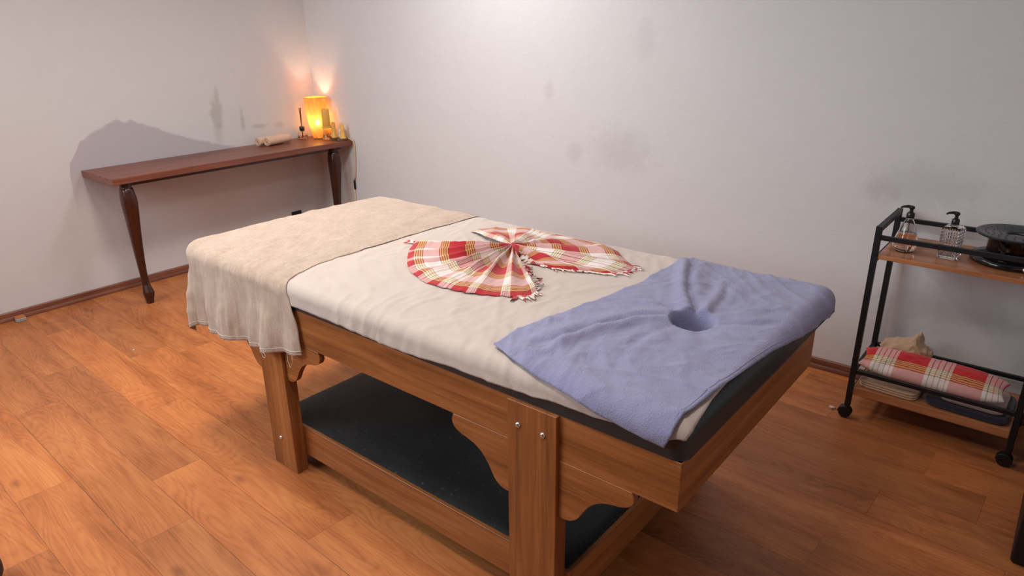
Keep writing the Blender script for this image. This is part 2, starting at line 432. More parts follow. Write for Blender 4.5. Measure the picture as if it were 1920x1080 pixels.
bed = thing('massage_bed', 'wooden massage bed with dark leather mattress and open lower shelf', 'massage bed', (2.9, -1.55, 0))
def mattress():
    def f(i, j):
        e_ = MR*(PI/2-1)+(ZT-MR-.672)+.0002; A0, A1 = MX0-e_, MX1+e_; B0, B1 = MY0-e_, MY1+e_
        a = A0+(A1-A0)*i; b = B0+(B1-B0)*j
        p, n, r = wrap(a, b, 0)
        p.z = max(p.z, .672)
        p.z += dip(r, HR+.030, .165, .014)-.012*math.exp(-(max(0, r-HR)/.10)**2)
        return p
    bm = gridm(f, 260, 120)
    # underside
    g = .125
    for x0, x1, y0, y1 in ((MX0+.08, HX-g, MY0+.03, MY1-.03), (HX+g, MX1-.03, MY0+.03, MY1-.03), (HX-g, HX+g, MY0+.03, HY-g), (HX-g, HX+g, HY+g, MY1-.03)):
        box(bm, x0, x1, y0, y1, .6715, .676)
    return obj('mattress', bm, M['leather'], bed, smooth=True)
mattress()
FX0, FX1, FY0, FY1, RZB, RZT = 1.96, 3.948, -2.003, -1.125, .546, .671
bm = nb(); box(bm, FX0, FX1-.0005, FY0, FY0+.02, RZB, RZT, .001, 1); obj('side_rail', bm, M['walnut_x'], bed)
bm = nb(); box(bm, FX0, FX1-.0005, FY1-.02, FY1, RZB, RZT, .001, 1); obj('side_rail', bm, M['walnut_x'], bed)
bm = nb(); box(bm, FX1-.02, FX1+.0008, FY0+.0004, FY1-.0004, RZB-.0005, RZT, .001, 1); obj('end_rail', bm, M['walnut_y'], bed)
bm = nb(); box(bm, FX0, FX0+.02, FY0+.02, FY1-.02, RZB, RZT, .001, 1); obj('end_rail', bm, M['walnut_y'], bed)
LEG = [(2.350, 2.487), (3.486, 3.637)]
for (a, b) in LEG:
    for (y0, y1) in ((-2.016, -1.969), (-1.16, -1.113)):
        bm = nb(); box(bm, a, b, y0, y1, 0, RZT-.001, .0015, 1); obj('leg', bm, M['walnut_z'], bed)
def bezier_steps(pts, n=8):
    out = []
    P = [pts[0]]+list(pts)+[pts[-1]]
    for i in range(1, len(P)-2):
        for k in range(n):
            t = k/n; p0, p1, p2, p3 = P[i-1], P[i], P[i+1], P[i+2]
            out.append(tuple(.5*((2*p1[c])+(-p0[c]+p2[c])*t+(2*p0[c]-5*p1[c]+4*p2[c]-p3[c])*t*t+(-p0[c]+3*p1[c]-3*p2[c]+p3[c])*t**3) for c in (0, 1)))
    out.append(pts[-1]); return out
BP = [(0, -.163), (.020, -.164), (.040, -.158), (.058, -.142), (.078, -.108), (.100, -.082), (.125, -.066), (.150, -.058), (.175, -.052), (.195, -.042), (.206, -.026), (.204, -.010), (.200, 0)]
def bracket(x, sgn, y0, y1, zb=RZB):
    c = bezier_steps(BP, 5)
    pts = [(x, zb)]+[(x+sgn*px, zb+pz) for px, pz in c]
    # drop duplicated corner points
    res = []
    for p in pts:
        if not res or math.hypot(p[0]-res[-1][0], p[1]-res[-1][1]) > 1e-4: res.append(p)
    bm = nb(); prism(bm, res, 'y', y0, y1, .001); obj('bracket', bm, M['walnut_x'], bed)
for (y0, y1) in ((-2.004, -1.984), (-1.144, -1.124)):
    bracket(LEG[0][0], -1, y0, y1); bracket(LEG[0][1], 1, y0, y1)
    bracket(LEG[1][0], -1, y0, y1); bracket(LEG[1][1], 1, y0, y1)
# lower shelf
SX0, SX1, SY0, SY1 = 2.33, 3.648, -1.9685, -1.161
bm = nb(); box(bm, SX0, SX1, SY0, SY0+.02, .062, .180, .001, 1); obj('shelf_rail', bm, M['walnut_x'], bed)
bm = nb(); box(bm, SX0, SX1, SY1-.02, SY1, .062, .180, .001, 1); obj('shelf_rail', bm, M['walnut_x'], bed)
bm = nb(); box(bm, SX1-.02, SX1+.001, SY0+.02, SY1-.02, .062, .180, .001, 1); obj('shelf_rail', bm, M['walnut_y'], bed)
bm = nb(); box(bm, SX0, SX0+.02, SY0+.02, SY1-.02, .062, .180, .001, 1); obj('shelf_rail', bm, M['walnut_y'], bed)
def shelf_pad():
    def f(i, j):
        x = SX0+.001+(SX1-SX0-.001-.012)*i; y = SY0+.012+(SY1-SY0-.024)*j
        e = min(i, 1-i)*1.3; g = min(j, 1-j)*.8
        z = .181+.004*sm(0, .02, min(e, g))+.002*N(x*5, y*5)
        return Vector((x, y, z))
    bm = gridm(f, 90, 60); box(bm, SX0+.02, SX1-.02, SY0+.02, SY1-.02, .10, .1805)
    return obj('shelf_pad', bm, M['padtop'], bed, smooth=True, auto=30)
shelf_pad()
for (x, z) in ((3.521, .607), (3.597, .607), (2.409, .125), (3.56, .125)):
    bm = nb()
    lathe(bm, 0, 0, [(0, .006), (.003, .0058), (.0065, .004), (.008, .001), (.008, 0), (0, 0)], 20)
    bmesh.ops.rotate(bm, verts=bm.verts, cent=(0, 0, 0), matrix=Matrix.Rotation(PI/2, 3, 'X'))
    bmesh.ops.translate(bm, verts=bm.verts, vec=(x, -2.0158, z))
    obj('bolt', bm, M['chrome'], bed, smooth=True, label='silver metal bolt cap')

# ------------------------------------------------------------------ cloths on the bed
def patch(left, right, bottom, top, s, t):
    """Coons patch of four polylines: bottom/top run left->right, left/right run bottom->top"""
    Lp, Rp, Bp, Tp = lerp_poly(left, t), lerp_poly(right, t), lerp_poly(bottom, s), lerp_poly(top, s)
    c00, c10, c01, c11 = Vector(bottom[0]), Vector(bottom[-1]), Vector(top[0]), Vector(top[-1])
    return Bp*(1-t)+Tp*t+Lp*(1-s)+Rp*s-(c00*(1-s)*(1-t)+c10*s*(1-t)+c01*(1-s)*t+c11*s*t)
FAR = MY1+.045
def wr(a, b, k=1.):
    """small random creases running mostly across the bed"""
    x, y = a*1.0+.25*N(a*2, b*2, 3), b
    return k*(.0034*N(x*7+y*4, y*3-x*2, 1)+.0040*(1-abs(N(x*11+y*6, y*5-x*2, 2)))**4+.0016*N(x*38, y*17, 5)+.0010*N(x*70, y*40, 8))
def sheet_wrinkle(a, b):
    front = sm(-1.55, -2.02, b)
    # diagonal drag lines near the front edge
    d = .0060*front*max(0, N((a*6.0+b*9.0), (b*3-a*1.0), 7))
    return wr(a, b)+d
def bed_sheet():
    bottom = [(2.0, -2.056), (2.588, -2.058), (2.838, -2.058), (2.983, -2.066), (3.128, -2.064), (3.302, -2.051), (3.482, -2.050), (3.565, -2.045), (3.658, -2.039), (3.915, -2.026)]
    right = [(3.915, -2.026), (3.958, -2.006), (3.954, -1.975), (3.940, -1.86), (3.93, -1.6), (3.93, FAR)]
    top = [(2.0, FAR), (3.93, FAR)]; left = [(2.0, -2.056), (2.0, FAR)]
    def f(i, j):
        p = patch(left, right, bottom, top, i, j)
        q, n, r = wrap(p.x, p.y, .002)
        w = sheet_wrinkle(p.x, p.y)*.9+.001
        q += n*(w+.0015*abs(math.sin(p.x*40+N(p.x*9, 0)*3))*sm(-2.03, -2.06, p.y))
        q.z += dip(r, HR+.022, .155, .012)-.0105*math.exp(-(max(0, r-HR)/.09)**2)
        return q
    bm = gridm(f, 300, 150, lambda u, v: (u*2, v))
    o = obj('bed_sheet', bm, M['beige'], None, smooth=True, loc=(2.9, -1.5, .76))
    solidify(o, .0016, 1)
    return tag(o, 'cream cotton sheet spread over the middle of the massage bed', 'bed sheet')
bed_sheet()
def head_towel():
    AX = MX0-.085
    seam = [(2.615, -2.225), (2.60, -2.10), (2.575, -2.03), (2.52, -1.93), (2.497, -1.82), (2.500, -1.737), (2.502, -1.433), (2.510, -1.15), (2.52, FAR)]
    bottom = [(AX, -2.285), (2.05, -2.285), (2.2, -2.277), (2.35, -2.262), (2.5, -2.240), (2.615, -2.222)]
    left = [(AX, -2.285), (AX, FAR)]; top = [(AX, FAR), (2.52, FAR)]
    def f(i, j):
        p = patch(left, seam, bottom, top, i, j); a, b = p.x, p.y
        q, n, r = wrap(a, b, .005-.0028*sm(.93, 1, i))
        drop = sm(ZT-.03, ZT-.26, q.z)
        fold = .009*math.sin(a*52+2.0*N(a*4, b*3))+.014*math.sin(a*21+.8)+.005*N(a*45, b*5)
        # large soft folds where the cloth breaks over the edge
        arc = .006*sm(-1.82, -2.0, b)*sm(-2.12, -2.0, b)*max(0, math.sin(a*38+b*14))
        d = sheet_wrinkle(a, b)*.9+.002+.0012*(1+N(a*9+3, b*13, 4))+fold*drop*1.0+arc+.018*drop
        return q+n*d
    bm = gridm(f, 130, 190, lambda u, v: (u*.7, v*1.4))
    o = obj('beige_towel', bm, M['beige2'], None, smooth=True, loc=(2.2, -1.6, .77))
    solidify(o, .002, 1)
    tag(o, 'beige towel laid across the left end of the bed, hanging down its near side', 'towel')
    # hem seam and loose threads
    hem = nb(); pts = []
    for i in range(61):
        pts.append(f(.0+i/60, .012)+Vector((0, -.003, 0)))
    tube(hem, pts, .0010, 5)
    obj('hem', hem, M['thread'], o, smooth=True)
    P = f(.90, .004); Q = f(.955, .004)
    th = nb(); tube(th, [P, P+Vector((.004, -.003, -.035)), P.lerp(Q, .5)+Vector((0, -.003, -.055)), Q+Vector((0, -.003, -.03)), Q], .0008, 5)
    obj('loose_thread', th, M['thread'], o, smooth=True)
    P = f(.80, .004)
    th = nb(); tube(th, [P+Vector((.010*math.cos(k), -.002, -.012+.010*math.sin(k))) for k in [PI/2+i*.6 for i in range(12)]], .0008, 5)
    obj('loose_thread', th, M['thread'], o, smooth=True)
    # dark edge binding along the seam line
    eb = nb(); tube(eb, [f(1, v/120)+Vector((.0012, 0, -.0004)) for v in range(56, 121)], .0008, 5)
    obj('edge_binding', eb, plain('dark_binding', '#57504a', .9), o, smooth=True, label='dark edge stitching of the beige towel')
head_towel()
FOLDS = [([(3.705, -1.445), (3.645, -1.365), (3.575, -1.22), (3.515, -1.07)], .016, .020),
         ([(3.670, -1.530), (3.605, -1.600), (3.545, -1.720), (3.500, -1.900)], .015, .022),
         ([(3.750, -1.445), (3.735, -1.330), (3.700, -1.20)], .008, .018),
         ([(3.700, -1.590), (3.680, -1.700), (3.690, -1.83)], .005, .022),
         ([(3.800, -1.500), (3.860, -1.460), (3.930, -1.40)], .005, .020)]
def blue_towel():
    left = [(3.400, -1.963), (3.389, -1.852), (3.424, -1.693), (3.454, -1.524), (3.479, -1.377), (3.472, -1.23), (3.475, -1.10), (3.48, FAR)]
    bottom = [(3.400, -1.963), (3.471, -1.984), (3.573, -2.000), (3.697, -2.012), (3.787, -2.026), (3.849, -2.034), (3.913, -2.040)]
    right = [(3.913, -2.040), (3.926, -2.011), (3.929, -1.955), (3.935, -1.838), (3.951, -1.54), (3.972, -1.305), (3.985, -1.163), (3.995, -1.08), (3.99, FAR+.01)]
    top = [(3.48, FAR), (3.99, FAR+.01)]
    def f(i, j):
        p = patch(left, right, bottom, top, i, j); a, b = p.x, p.y
        q, n, r = wrap(a, b, .008)
        th = math.atan2(b-HY, a-HX)
        d = .0035*(1+N(a*7+3, b*9, 4))+.0016*N(a*26, b*34, 4)+.004*(1-abs(N(a*6+9, b*10-a*4, 6)))**5
        # gathered folds running into the face hole
        rr = max(0, r-HR)
        fall = math.exp(-rr/.16)
        for pl, am, wd in FOLDS:
            best = 9; 
            for (x0, y0), (x1, y1) in zip(pl, pl[1:]):
                ux, uy = x1-x0, y1-y0; L2 = ux*ux+uy*uy
                k = max(0, min(1, ((a-x0)*ux+(b-y0)*uy)/L2))
                px, py = a-x0-k*ux, b-y0-k*uy
                dd = math.hypot(px, py)*(1 if ux*py-uy*px > 0 else -1)
                if abs(dd) < abs(best): best = dd
            endf = sm(.0, .05, math.hypot(a-pl[-1][0], b-pl[-1][1]))
            d += am*endf*(math.exp(-((best-wd)/wd)**2)+.55*math.exp(-((best+wd*1.3)/(wd*1.3))**2)-.5*math.exp(-(best/(wd*.6))**2))
        d += .003*fall*math.sin(th*9+2*N(a*8, b*8))*sm(0, .02, rr)
        q += n*(max(d, .0)+sheet_wrinkle(a, b)*.9*sm(.02, .12, rr))
        q.z += dip(r, HR-.002, .135, .011)-.006*math.exp(-(rr/.05)**2)
        return q
    bm = gridm(f, 130, 230, lambda u, v: (u*.55, v))
    o = obj('blue_towel', bm, M['blue'], None, smooth=True, loc=(3.7, -1.5, .77))
    solidify(o, .003, 1)
    tag(o, 'blue terry towel pushed into the round face hole at the right end of the bed', 'towel')
    hm = nb(); tube(hm, [f(.985, v/100)+Vector((0, 0, .002)) for v in range(0, 101)], .0022, 5); obj('hem', hm, M['blue'], o, smooth=True)
blue_towel()

# fanned plaid cloth: two pleated fans gathered at one knot
FC = Vector((2.962, -1.345))
def fan_surface(arc, pleats, seed, u0, back=False):
    def f(s, t):
        o = lerp_poly(arc, t)
        d = o-FC
        nd = Vector((-d.y, d.x)).normalized()
        ph = pleats*t*2*PI
        s2 = s
        wob = .013*s*math.sin(ph+1.2)*(1-.5*s)
        p = FC+d*s2+nd*wob
        amp = (.024*math.exp(-((s-.30)/.36)**2)+.006*s)
        z = .010+amp*(.5+.5*math.sin(ph+.5*N(t*6, seed)))+.012*math.exp(-(s/.16)**2)+.003*N(p.x*22, p.y*22, seed)*s
        # soft lift of the rim
        z += .004*math.sin(t*17+seed)*sm(.8, 1, s)
        z *= sm(1.03, .90, s)*.8+.2
        q, n, r = wrap(p.x, p.y, .004)
        return q+n*(max(.003, z)+.9*sheet_wrinkle(p.x, p.y))
    def uv(s, t): return (u0+t*1.45+.02*math.sin(pleats*t*2*PI), .004+s*.36)
    return f, uv
LARC = [(2.585, -1.455), (2.63, -1.53), (2.698, -1.604), (2.755, -1.66), (2.822, -1.706), (2.936, -1.747), (3.02, -1.745), (3.106, -1.733), (3.218, -1.680), (3.262, -1.640), (3.255, -1.600)]
RARC = [(2.660, -1.225), (2.662, -1.18), (2.69, -1.135), (2.745, -1.095), (2.808, -1.066), (2.978, -1.048), (3.147, -1.050), (3.25, -1.105), (3.325, -1.175), (3.385, -1.225), (3.375, -1.290), (3.325, -1.345), (3.211, -1.378), (3.10, -1.402)]
fan = thing('plaid_cloth', 'red and white plaid fringed cloth gathered into a bow on the bed', 'cloth', (2.935, -1.315, .765))
fl, uvl = fan_surface(LARC, 7, 2.3, .1)
o = obj('left_fan', gridm(fl, 70, 260, uvl), M['plaid'], fan, smooth=True); solidify(o, .0014, 1)
fr, uvr = fan_surface(RARC, 6, 5.1, .47)
o = obj('right_fan', gridm(fr, 70, 260, uvr), M['plaid'], fan, smooth=True); solidify(o, .0014, 1)
def knot():
    bm = nb()
    pts = [(2.917, -1.298, .772), (2.939, -1.322, .781), (2.965, -1.346, .785), (2.992, -1.368, .780), (3.017, -1.388, .770)]
    tube(bm, pts, [.008, .014, .016, .014, .008], 14)
    for v in bm.verts:
        v.co += Vector((0, 0, .004*math.sin(v.co.x*180+v.co.y*120)))
    lay = bm.loops.layers.uv.new('UVMap')
    for f in bm.faces:
        for l in f.loops: l[lay].uv = (.04+(l.vert.co.x-2.93)*.1, .022+(l.vert.co.y+1.31)*.1)
    return obj('knot', bm, M['plaid'], fan, smooth=True)
knot()
def fringe(f, spans, seed, n):
    rnd = random.Random(seed); bm = nb()
    for (s, t0, t1, s1) in spans:
        for k in range(n):
            t = t0+(t1-t0)*(k+.5)/n
            ss = s+(s1-s)*(k+.5)/n
            p = f(ss, t); c = f(max(0, ss-.25), t) if s == s1 else f(ss, t-.03 if t > .5 else t+.03)
            d = (p-c); d.z = 0; d.normalize()
            side = Vector((-d.y, d.x, 0))*rnd.uniform(-.5, .5)
            ln = rnd.uniform(.022, .045)
            zz = p.z
            P = [p-d*.004]
            for m in range(1, 5):
                q = p+(d+side*m*.25)*ln*m/4
                w_, n_, r_ = wrap(q.x, q.y, .0115)
                q.z = max(w_.z, zz*(1-m/3)+w_.z*(m/3)) if m < 3 else w_.z
                P.append(q)
            tube(bm, P, [.0016, .0022, .0026, .0026, .0012], 5)
    return bm
t_ = NT('fringe_yarn'); vv = t_.coord('Object'); wn = t_.node('ShaderNodeTexVoronoi'); wn.inputs['Scale'].default_value = 60; t_.link(vv, wn.inputs['Vector'])
M['yarn'] = t_.set(Base_Color=t_.ramp(wn.outputs['Color'], [(0, hexc('#e6ddd4')), (.45, hexc('#d8c8bc')), (.6, hexc('#b84a50')), (.8, hexc('#a31e2e')), (.93, hexc('#4a3a34'))], 'CONSTANT'), Roughness=.95)
obj('fringe', fringe(fl, [(1, .90, 1.0, 1), (.45, 1, 1, 1)], 3, 22), M['yarn'], fan, smooth=True, label='twisted white and red fringe of the near fan')
obj('fringe', fringe(fr, [(1, .68, 1.0, 1), (.55, 1, 1, 1)], 4, 30), M['yarn'], fan, smooth=True, label='twisted white and red fringe of the far fan')
obj('fringe', fringe(fl, [(1, 0, .035, 1)], 5, 7), M['yarn'], fan, smooth=True)

# ------------------------------------------------------------------ console table
KZ, KD, KY0, KY1 = .757, .412, -1.640, -.016
con = thing('console_table', 'long narrow mahogany console table with curved legs along the left wall', 'console table', (.2, -.83, 0))
bm = nb(); box(bm, .003, KD, KY0, KY1, KZ-.036, KZ, .002, 1); obj('tabletop', bm, M['mahogany_y'], con)
bm = nb(); box(bm, KD-.085, KD-.060, KY0+.09, KY1-.05, KZ-.062, KZ-.036, .002, 1); obj('apron', bm, M['legwood'], con)
def cabriole(yc):
    prof = [  # z, dx (towards room), half width x, half width y
        (.721, .000, .030, .030), (.690, .000, .030, .030), (.684, .001, .033, .033), (.640, .004, .040, .039), (.600, .006, .042, .041),
        (.540, .004, .038, .037), (.440, -.002, .031, .031), (.340, -.007, .026, .026), (.240, -.009, .0215, .0215), (.160, -.006, .0185, .0185),
        (.120, -.001, .019, .019), (.090, .008, .024, .024), (.068, .013, .029, .029), (.050, .012, .027, .027), (.020, .008, .021, .021), (0, .007, .019, .019)]
    bm = nb(); rings = []; S = 20
    P = []
    for a, b in zip(prof, prof[1:]):
        for k in range(3): P.append(tuple(a[c]+(b[c]-a[c])*k/3 for c in range(4)))
    P.append(prof[-1])
    for z, dx, hx, hy in P:
        e = .38 if z < .685 else .12
        ring = []
        for k in range(S):
            an = 2*PI*k/S; c, s = math.cos(an), math.sin(an)
            ring.append(bm.verts.new((.352+dx+hx*math.copysign(abs(c)**(1-e*.9 if e < .2 else .72), c), yc+hy*math.copysign(abs(s)**(1-e*.9 if e < .2 else .72), s), z)))
        rings.append(ring)
    for a, b in zip(rings, rings[1:]):
        for k in range(S): bm.faces.new((a[k], a[(k+1) % S], b[(k+1) % S], b[k]))
    bm.faces.new(rings[0]); bm.faces.new(rings[-1][::-1]); bmesh.ops.recalc_face_normals(bm, faces=bm.faces[:])
    obj('leg', bm, M['legwood'], con, smooth=True, auto=50)
cabriole(-1.556); cabriole(-.140)

# rolled towel, both ends show the spiral
def rolled_towel():
    t = thing('rolled_towel', 'peach hand towel rolled up on the console table', 'towel', (.13, -.44, KZ))
    ax0, ax1 = Vector((.135, -.548)), Vector((.098, -.330))
    d = (ax1-ax0).normalized(); nrm = Vector((d.y, -d.x))     # toward the room
    def roll(off, r, l0, l1, name, seed):
        th = []
        turns = 3.2; nn = 90
        bm = nb(); prev = None
        A = []
        def pt(k, u):
            a = k/nn*turns*2*PI; rr = r*(.18+.82*k/nn)
            x = rr*math.cos(a+.9)*1.06; z = rr*math.sin(a+.9)*.92
            base = ax0.lerp(ax1, l0+(l1-l0)*u)+nrm*(off+x)
            jit = .0016*N(u*12+seed, k*.15)
            return Vector((base.x, base.y, KZ+r*.92+.002+z+jit))
        def f(i, j): return pt(i*nn, j)
        bm = gridm(f, nn, 24)
        o = obj(name, bm, M['peach'], t, smooth=True); solidify(o, .0045, 0)
    roll(.018, .030, .10, 1.0, 'roll', 1)
    roll(-.040, .028, -.02, .93, 'roll', 4)
rolled_towel()

def table_lamp():
    x, y = .142, -.090; z0 = KZ+.001
    t = thing('table_lamp', 'lit amber vase-shaped table lamp on the far end of the console', 'lamp', (x, y, KZ))
    prof = [(.040, 0), (.044, .004), (.046, .02), (.054, .06), (.064, .11), (.072, .16), (.077, .21), (.079, .255), (.079, .285)]
    bm = nb(); lathe(bm, x, y, [(r, z0+z) for r, z in prof], 48)
    m = NT('amber_veneer'); v = m.coord('Object', (1, 1, .25)); n = m.noise(v, 42, 4, .65, .8)
    col = m.ramp(n, [(.36, hexc('#b87024')), (.5, hexc('#d98f36')), (.64, hexc('#edb05a'))])
    tr = m.node('ShaderNodeBsdfTranslucent'); m.link(m.mix(.5, col, (.95, .60, .20, 1)), tr.inputs[0])
    ms = m.node('ShaderNodeMixShader'); ms.inputs[0].default_value = .10
    tp = m.node('ShaderNodeBsdfTransparent'); tp.inputs[0].default_value = (1, .78, .38, 1)
    m2 = m.node('ShaderNodeMixShader'); m2.inputs[0].default_value = .05
    m.link(m.b.outputs[0], ms.inputs[1]); m.link(tr.outputs[0], ms.inputs[2])
    m.link(ms.outputs[0], m2.inputs[1]); m.link(tp.outputs[0], m2.inputs[2]); m.link(m2.outputs[0], m.out.inputs[0])
    mat = m.set(Base_Color=col, Roughness=.3)
    o = obj('lamp_shade', bm, mat, t, smooth=True, label='translucent amber shade glowing from inside')
    bm = nb(); lathe(bm, x, y, [(.0775, z0+.283), (.0800, z0+.283), (.0802, z0+.286), (.0790, z0+.288), (.0775, z0+.286), (.0775, z0+.283)], 48)
    obj('shade_rim', bm, M['waxpale'], t, smooth=True)
    bm = nb(); lathe(bm, x, y, [(0, z0), (.043, z0), (.043, z0+.006), (.012, z0+.010), (.012, z0+.05), (0, z0+.05)], 24)
    obj('lamp_base', bm, M['bark'], t, smooth=True, auto=30)
    bm = nb(); bmesh.ops.create_uvsphere(bm, u_segments=20, v_segments=12, radius=.020, matrix=Matrix.Translation((x, y, z0+.105)))
    b = NT('bulb_glow'); b.set(Base_Color=(1, .9, .7, 1), Emission_Color=(1, .80, .45, 1), Emission_Strength=50)
    obj('bulb', bm, b.m, t, smooth=True)
    d = bpy.data.lights.new('bulb_light', 'POINT'); d.energy = 4.0; d.color = (1, .84, .60); d.shadow_soft_size = .021
    lo = bpy.data.objects.new('bulb_light', d); C.objects.link(lo); lo.location = (x, y, z0+.135)
table_lamp()
# lamp cord with an inline switch
def cord():
    t = thing('lamp_cord', 'beige lamp cord with black switch hanging past the console end', 'cord', (.40, -.008, 0))
    pts = [(.20, -.045, KZ+.004), (.27, -.030, KZ+.004), (.33, -.022, KZ+.005), (.395, -.014, KZ+.006), (.424, -.010, KZ-.004), (.430, -.008, KZ-.04), (.424, -.008, .62), (.408, -.008, .50), (.398, -.008, .47)]
    bm = nb(); tube(bm, pts, .0055, 8); obj('cord', bm, M['cordmat'], t, smooth=True)
    bm = nb(); lathe(bm, 0, 0, [(0, .036), (.006, .035), (.010, .028), (.011, 0), (.010, -.028), (.006, -.035), (0, -.036)], 16)
    bmesh.ops.scale(bm, verts=bm.verts, vec=(.85, .6, 1)); bmesh.ops.translate(bm, verts=bm.verts, vec=(.393, -.008, .435))
    obj('switch', bm, M['blackplast'], t, smooth=True, label='black inline switch')
    bm = nb(); tube(bm, [(.388, -.008, .40), (.383, -.008, .30), (.372, -.008, .16), (.36, -.026, .03), (.35, -.032, .0055)], .0055, 8)
    obj('cord', bm, M['cordmat'], t, smooth=True)
cord()
def diffuser():
    x, y = .055, -.168
    t = thing('reed_diffuser', 'small clear reed diffuser with dark sticks left of the lamp', 'reed diffuser', (x, y, KZ))
    bm = nb(); lathe(bm, x, y, [(0, KZ+.001), (.032, KZ+.001), (.034, KZ+.006), (.033, KZ+.035), (.022, KZ+.045), (.010, KZ+.052), (.010, KZ+.060), (.008, KZ+.060), (.008, KZ+.05), (.02, KZ+.042), (.030, KZ+.034), (.031, KZ+.006), (0, KZ+.004)], 24)
    obj('bottle', bm, M['glass'], t, smooth=True)
    bm = nb(); lathe(bm, x, y, [(0, KZ+.006), (.029, KZ+.006), (.029, KZ+.020), (0, KZ+.020)], 24); obj('liquid', bm, glass('rose_oil', (.9, .55, .5, 1), 0, 1.33), t, smooth=True, auto=40)
    bm = nb(); lathe(bm, x, y, [(0, KZ+.056), (.016, KZ+.056), (.018, KZ+.062), (.018, KZ+.080), (.015, KZ+.086), (0, KZ+.086)], 20); obj('cap', bm, M['blackplast'], t, smooth=True, auto=40)
    for dx, dy in ((.004, .002), (-.003, .004), (.0, -.004)):
        bm = nb(); tube(bm, [(x-dx*.6, y-dy*.6, KZ+.008), (x+dx*1.4, y+dy*1.4, KZ+.215)], .0024, 6); obj('stick', bm, plain('dark_reed', '#2a1c18', .7), t)
diffuser()
def wood_slice(x, y, r, label):
    bm = nb(); prof = [(0, KZ+.0005), (r*.96, KZ+.0005), (r, KZ+.004), (r, KZ+.012), (r*.97, KZ+.014), (0, KZ+.014)]
    lathe(bm, x, y, prof, 28)
    for v in bm.verts: 
        a = math.atan2(v.co.y-y, v.co.x-x); k = 1+.05*math.sin(3*a)+.03*math.sin(7*a)
        v.co.x = x+(v.co.x-x)*k; v.co.y = y+(v.co.y-y)*k
    return tag(obj('wood_slice', bm, M['bark'], None, smooth=True, auto=40, loc=(x, y, KZ)), label, 'wood slice')
def pillar():
    x, y = .238, -.088; z = KZ
    t = thing('candle_holder', 'amber glass goblet holder under the thick candle by the lamp', 'candle holder', (x, y, KZ))
    bm = nb(); lathe(bm, x, y, [(0, z+.001), (.034, z+.001), (.036, z+.004), (.034, z+.010), (.030, z+.030), (.026, z+.055), (.027, z+.075), (.030, z+.084), (.031, z+.092), (.0, z+.092)], 28)
    g = glass('amber_glass', (1.0, .74, .34, 1), .12, 1.45)
    obj('bowl', bm, g, t, smooth=True, auto=50)
    bm = nb(); lathe(bm, x, y, [(.0305, z+.081), (.033, z+.082), (.034, z+.087), (.033, z+.092), (.0305, z+.0925)], 28); obj('rim', bm, M['waxpale'], t, smooth=True)
    bm = nb(); lathe(bm, x, y, [(0, z+.0935), (.026, z+.0935), (.0275, z+.097), (.0275, z+.205), (.026, z+.210), (.018, z+.208), (0, z+.206)], 28)
    cdl = thing('candle', 'thick yellow pillar candle standing right against the lit lamp', 'candle', (x, y, z+.093), 'candles on the console')
    obj('wax', bm, M['wax'], cdl, smooth=True, auto=50)
    bm = nb(); tube(bm, [(x, y, z+.206), (x+.001, y, z+.218)], .0012, 6); obj('wick', bm, M['blackplast'], cdl)
pillar()
def taper(x, y, h, r0, r1, label):
    z = KZ+.0145
    t = thing('candle', label, 'candle', (x, y, z), 'candles on the console')
    bm = nb(); lathe(bm, x, y, [(0, z), (r0*1.25, z), (r0*1.3, z+.003), (r0, z+.008), (r0+(r1-r0)*.5, z+h*.55), (r1, z+h), (r1*.5, z+h+.003), (0, z+h+.001)], 20)
    obj('wax', bm, M['wax'], t, smooth=True, auto=60)
    bm = nb(); tube(bm, [(x, y, z+h), (x, y+.001, z+h+.010)], .001, 6); obj('wick', bm, M['blackplast'], t)
wood_slice(.290, -.070, .034, 'round wood slice under the slim yellow candle beside the lamp'); taper(.288, -.068, .105, .0155, .0135, 'slim straight yellow candle on a wood slice beside the lamp')
wood_slice(.362, -.055, .039, 'round wood slice nearest the right end of the console'); taper(.372, -.056, .098, .0185, .011, 'tapering yellow candle on the wood slice nearest the console end')
bm = nb()
lathe(bm, .340, -.042, [(0, KZ+.0145), (.012, KZ+.0145), (.016, KZ+.020), (.017, KZ+.030), (.013, KZ+.042), (.012, KZ+.045), (.016, KZ+.052), (.0175, KZ+.062), (.014, KZ+.074), (.006, KZ+.080), (0, KZ+.081)], 24)
tag(obj('figurine', bm, M['white'], None, smooth=True, loc=(.340, -.042, KZ)), 'small round white ornament behind the tapering candle', 'ornament')
# socket on the left wall
t = thing('wall_socket', 'black power socket on the left wall below the console', 'socket', (.0, -.265, .19))
bm = nb(); box(bm, .0005, .010, -.306, -.224, .146, .230, .003, 2); obj('plate', bm, M['socket'], t)
bm = nb(); lathe(bm, 0, 0, [(0, .002), (.016, .002), (.018, .006), (.020, .006), (.020, 0), (0, 0)], 24)
bmesh.ops.rotate(bm, verts=bm.verts, cent=(0, 0, 0), matrix=Matrix.Rotation(PI/2, 3, 'Y')); bmesh.ops.translate(bm, verts=bm.verts, vec=(.0098, -.258, .180)); obj('outlet', bm, plain('grey_outlet', '#55565a', .4), t, smooth=True, auto=40)

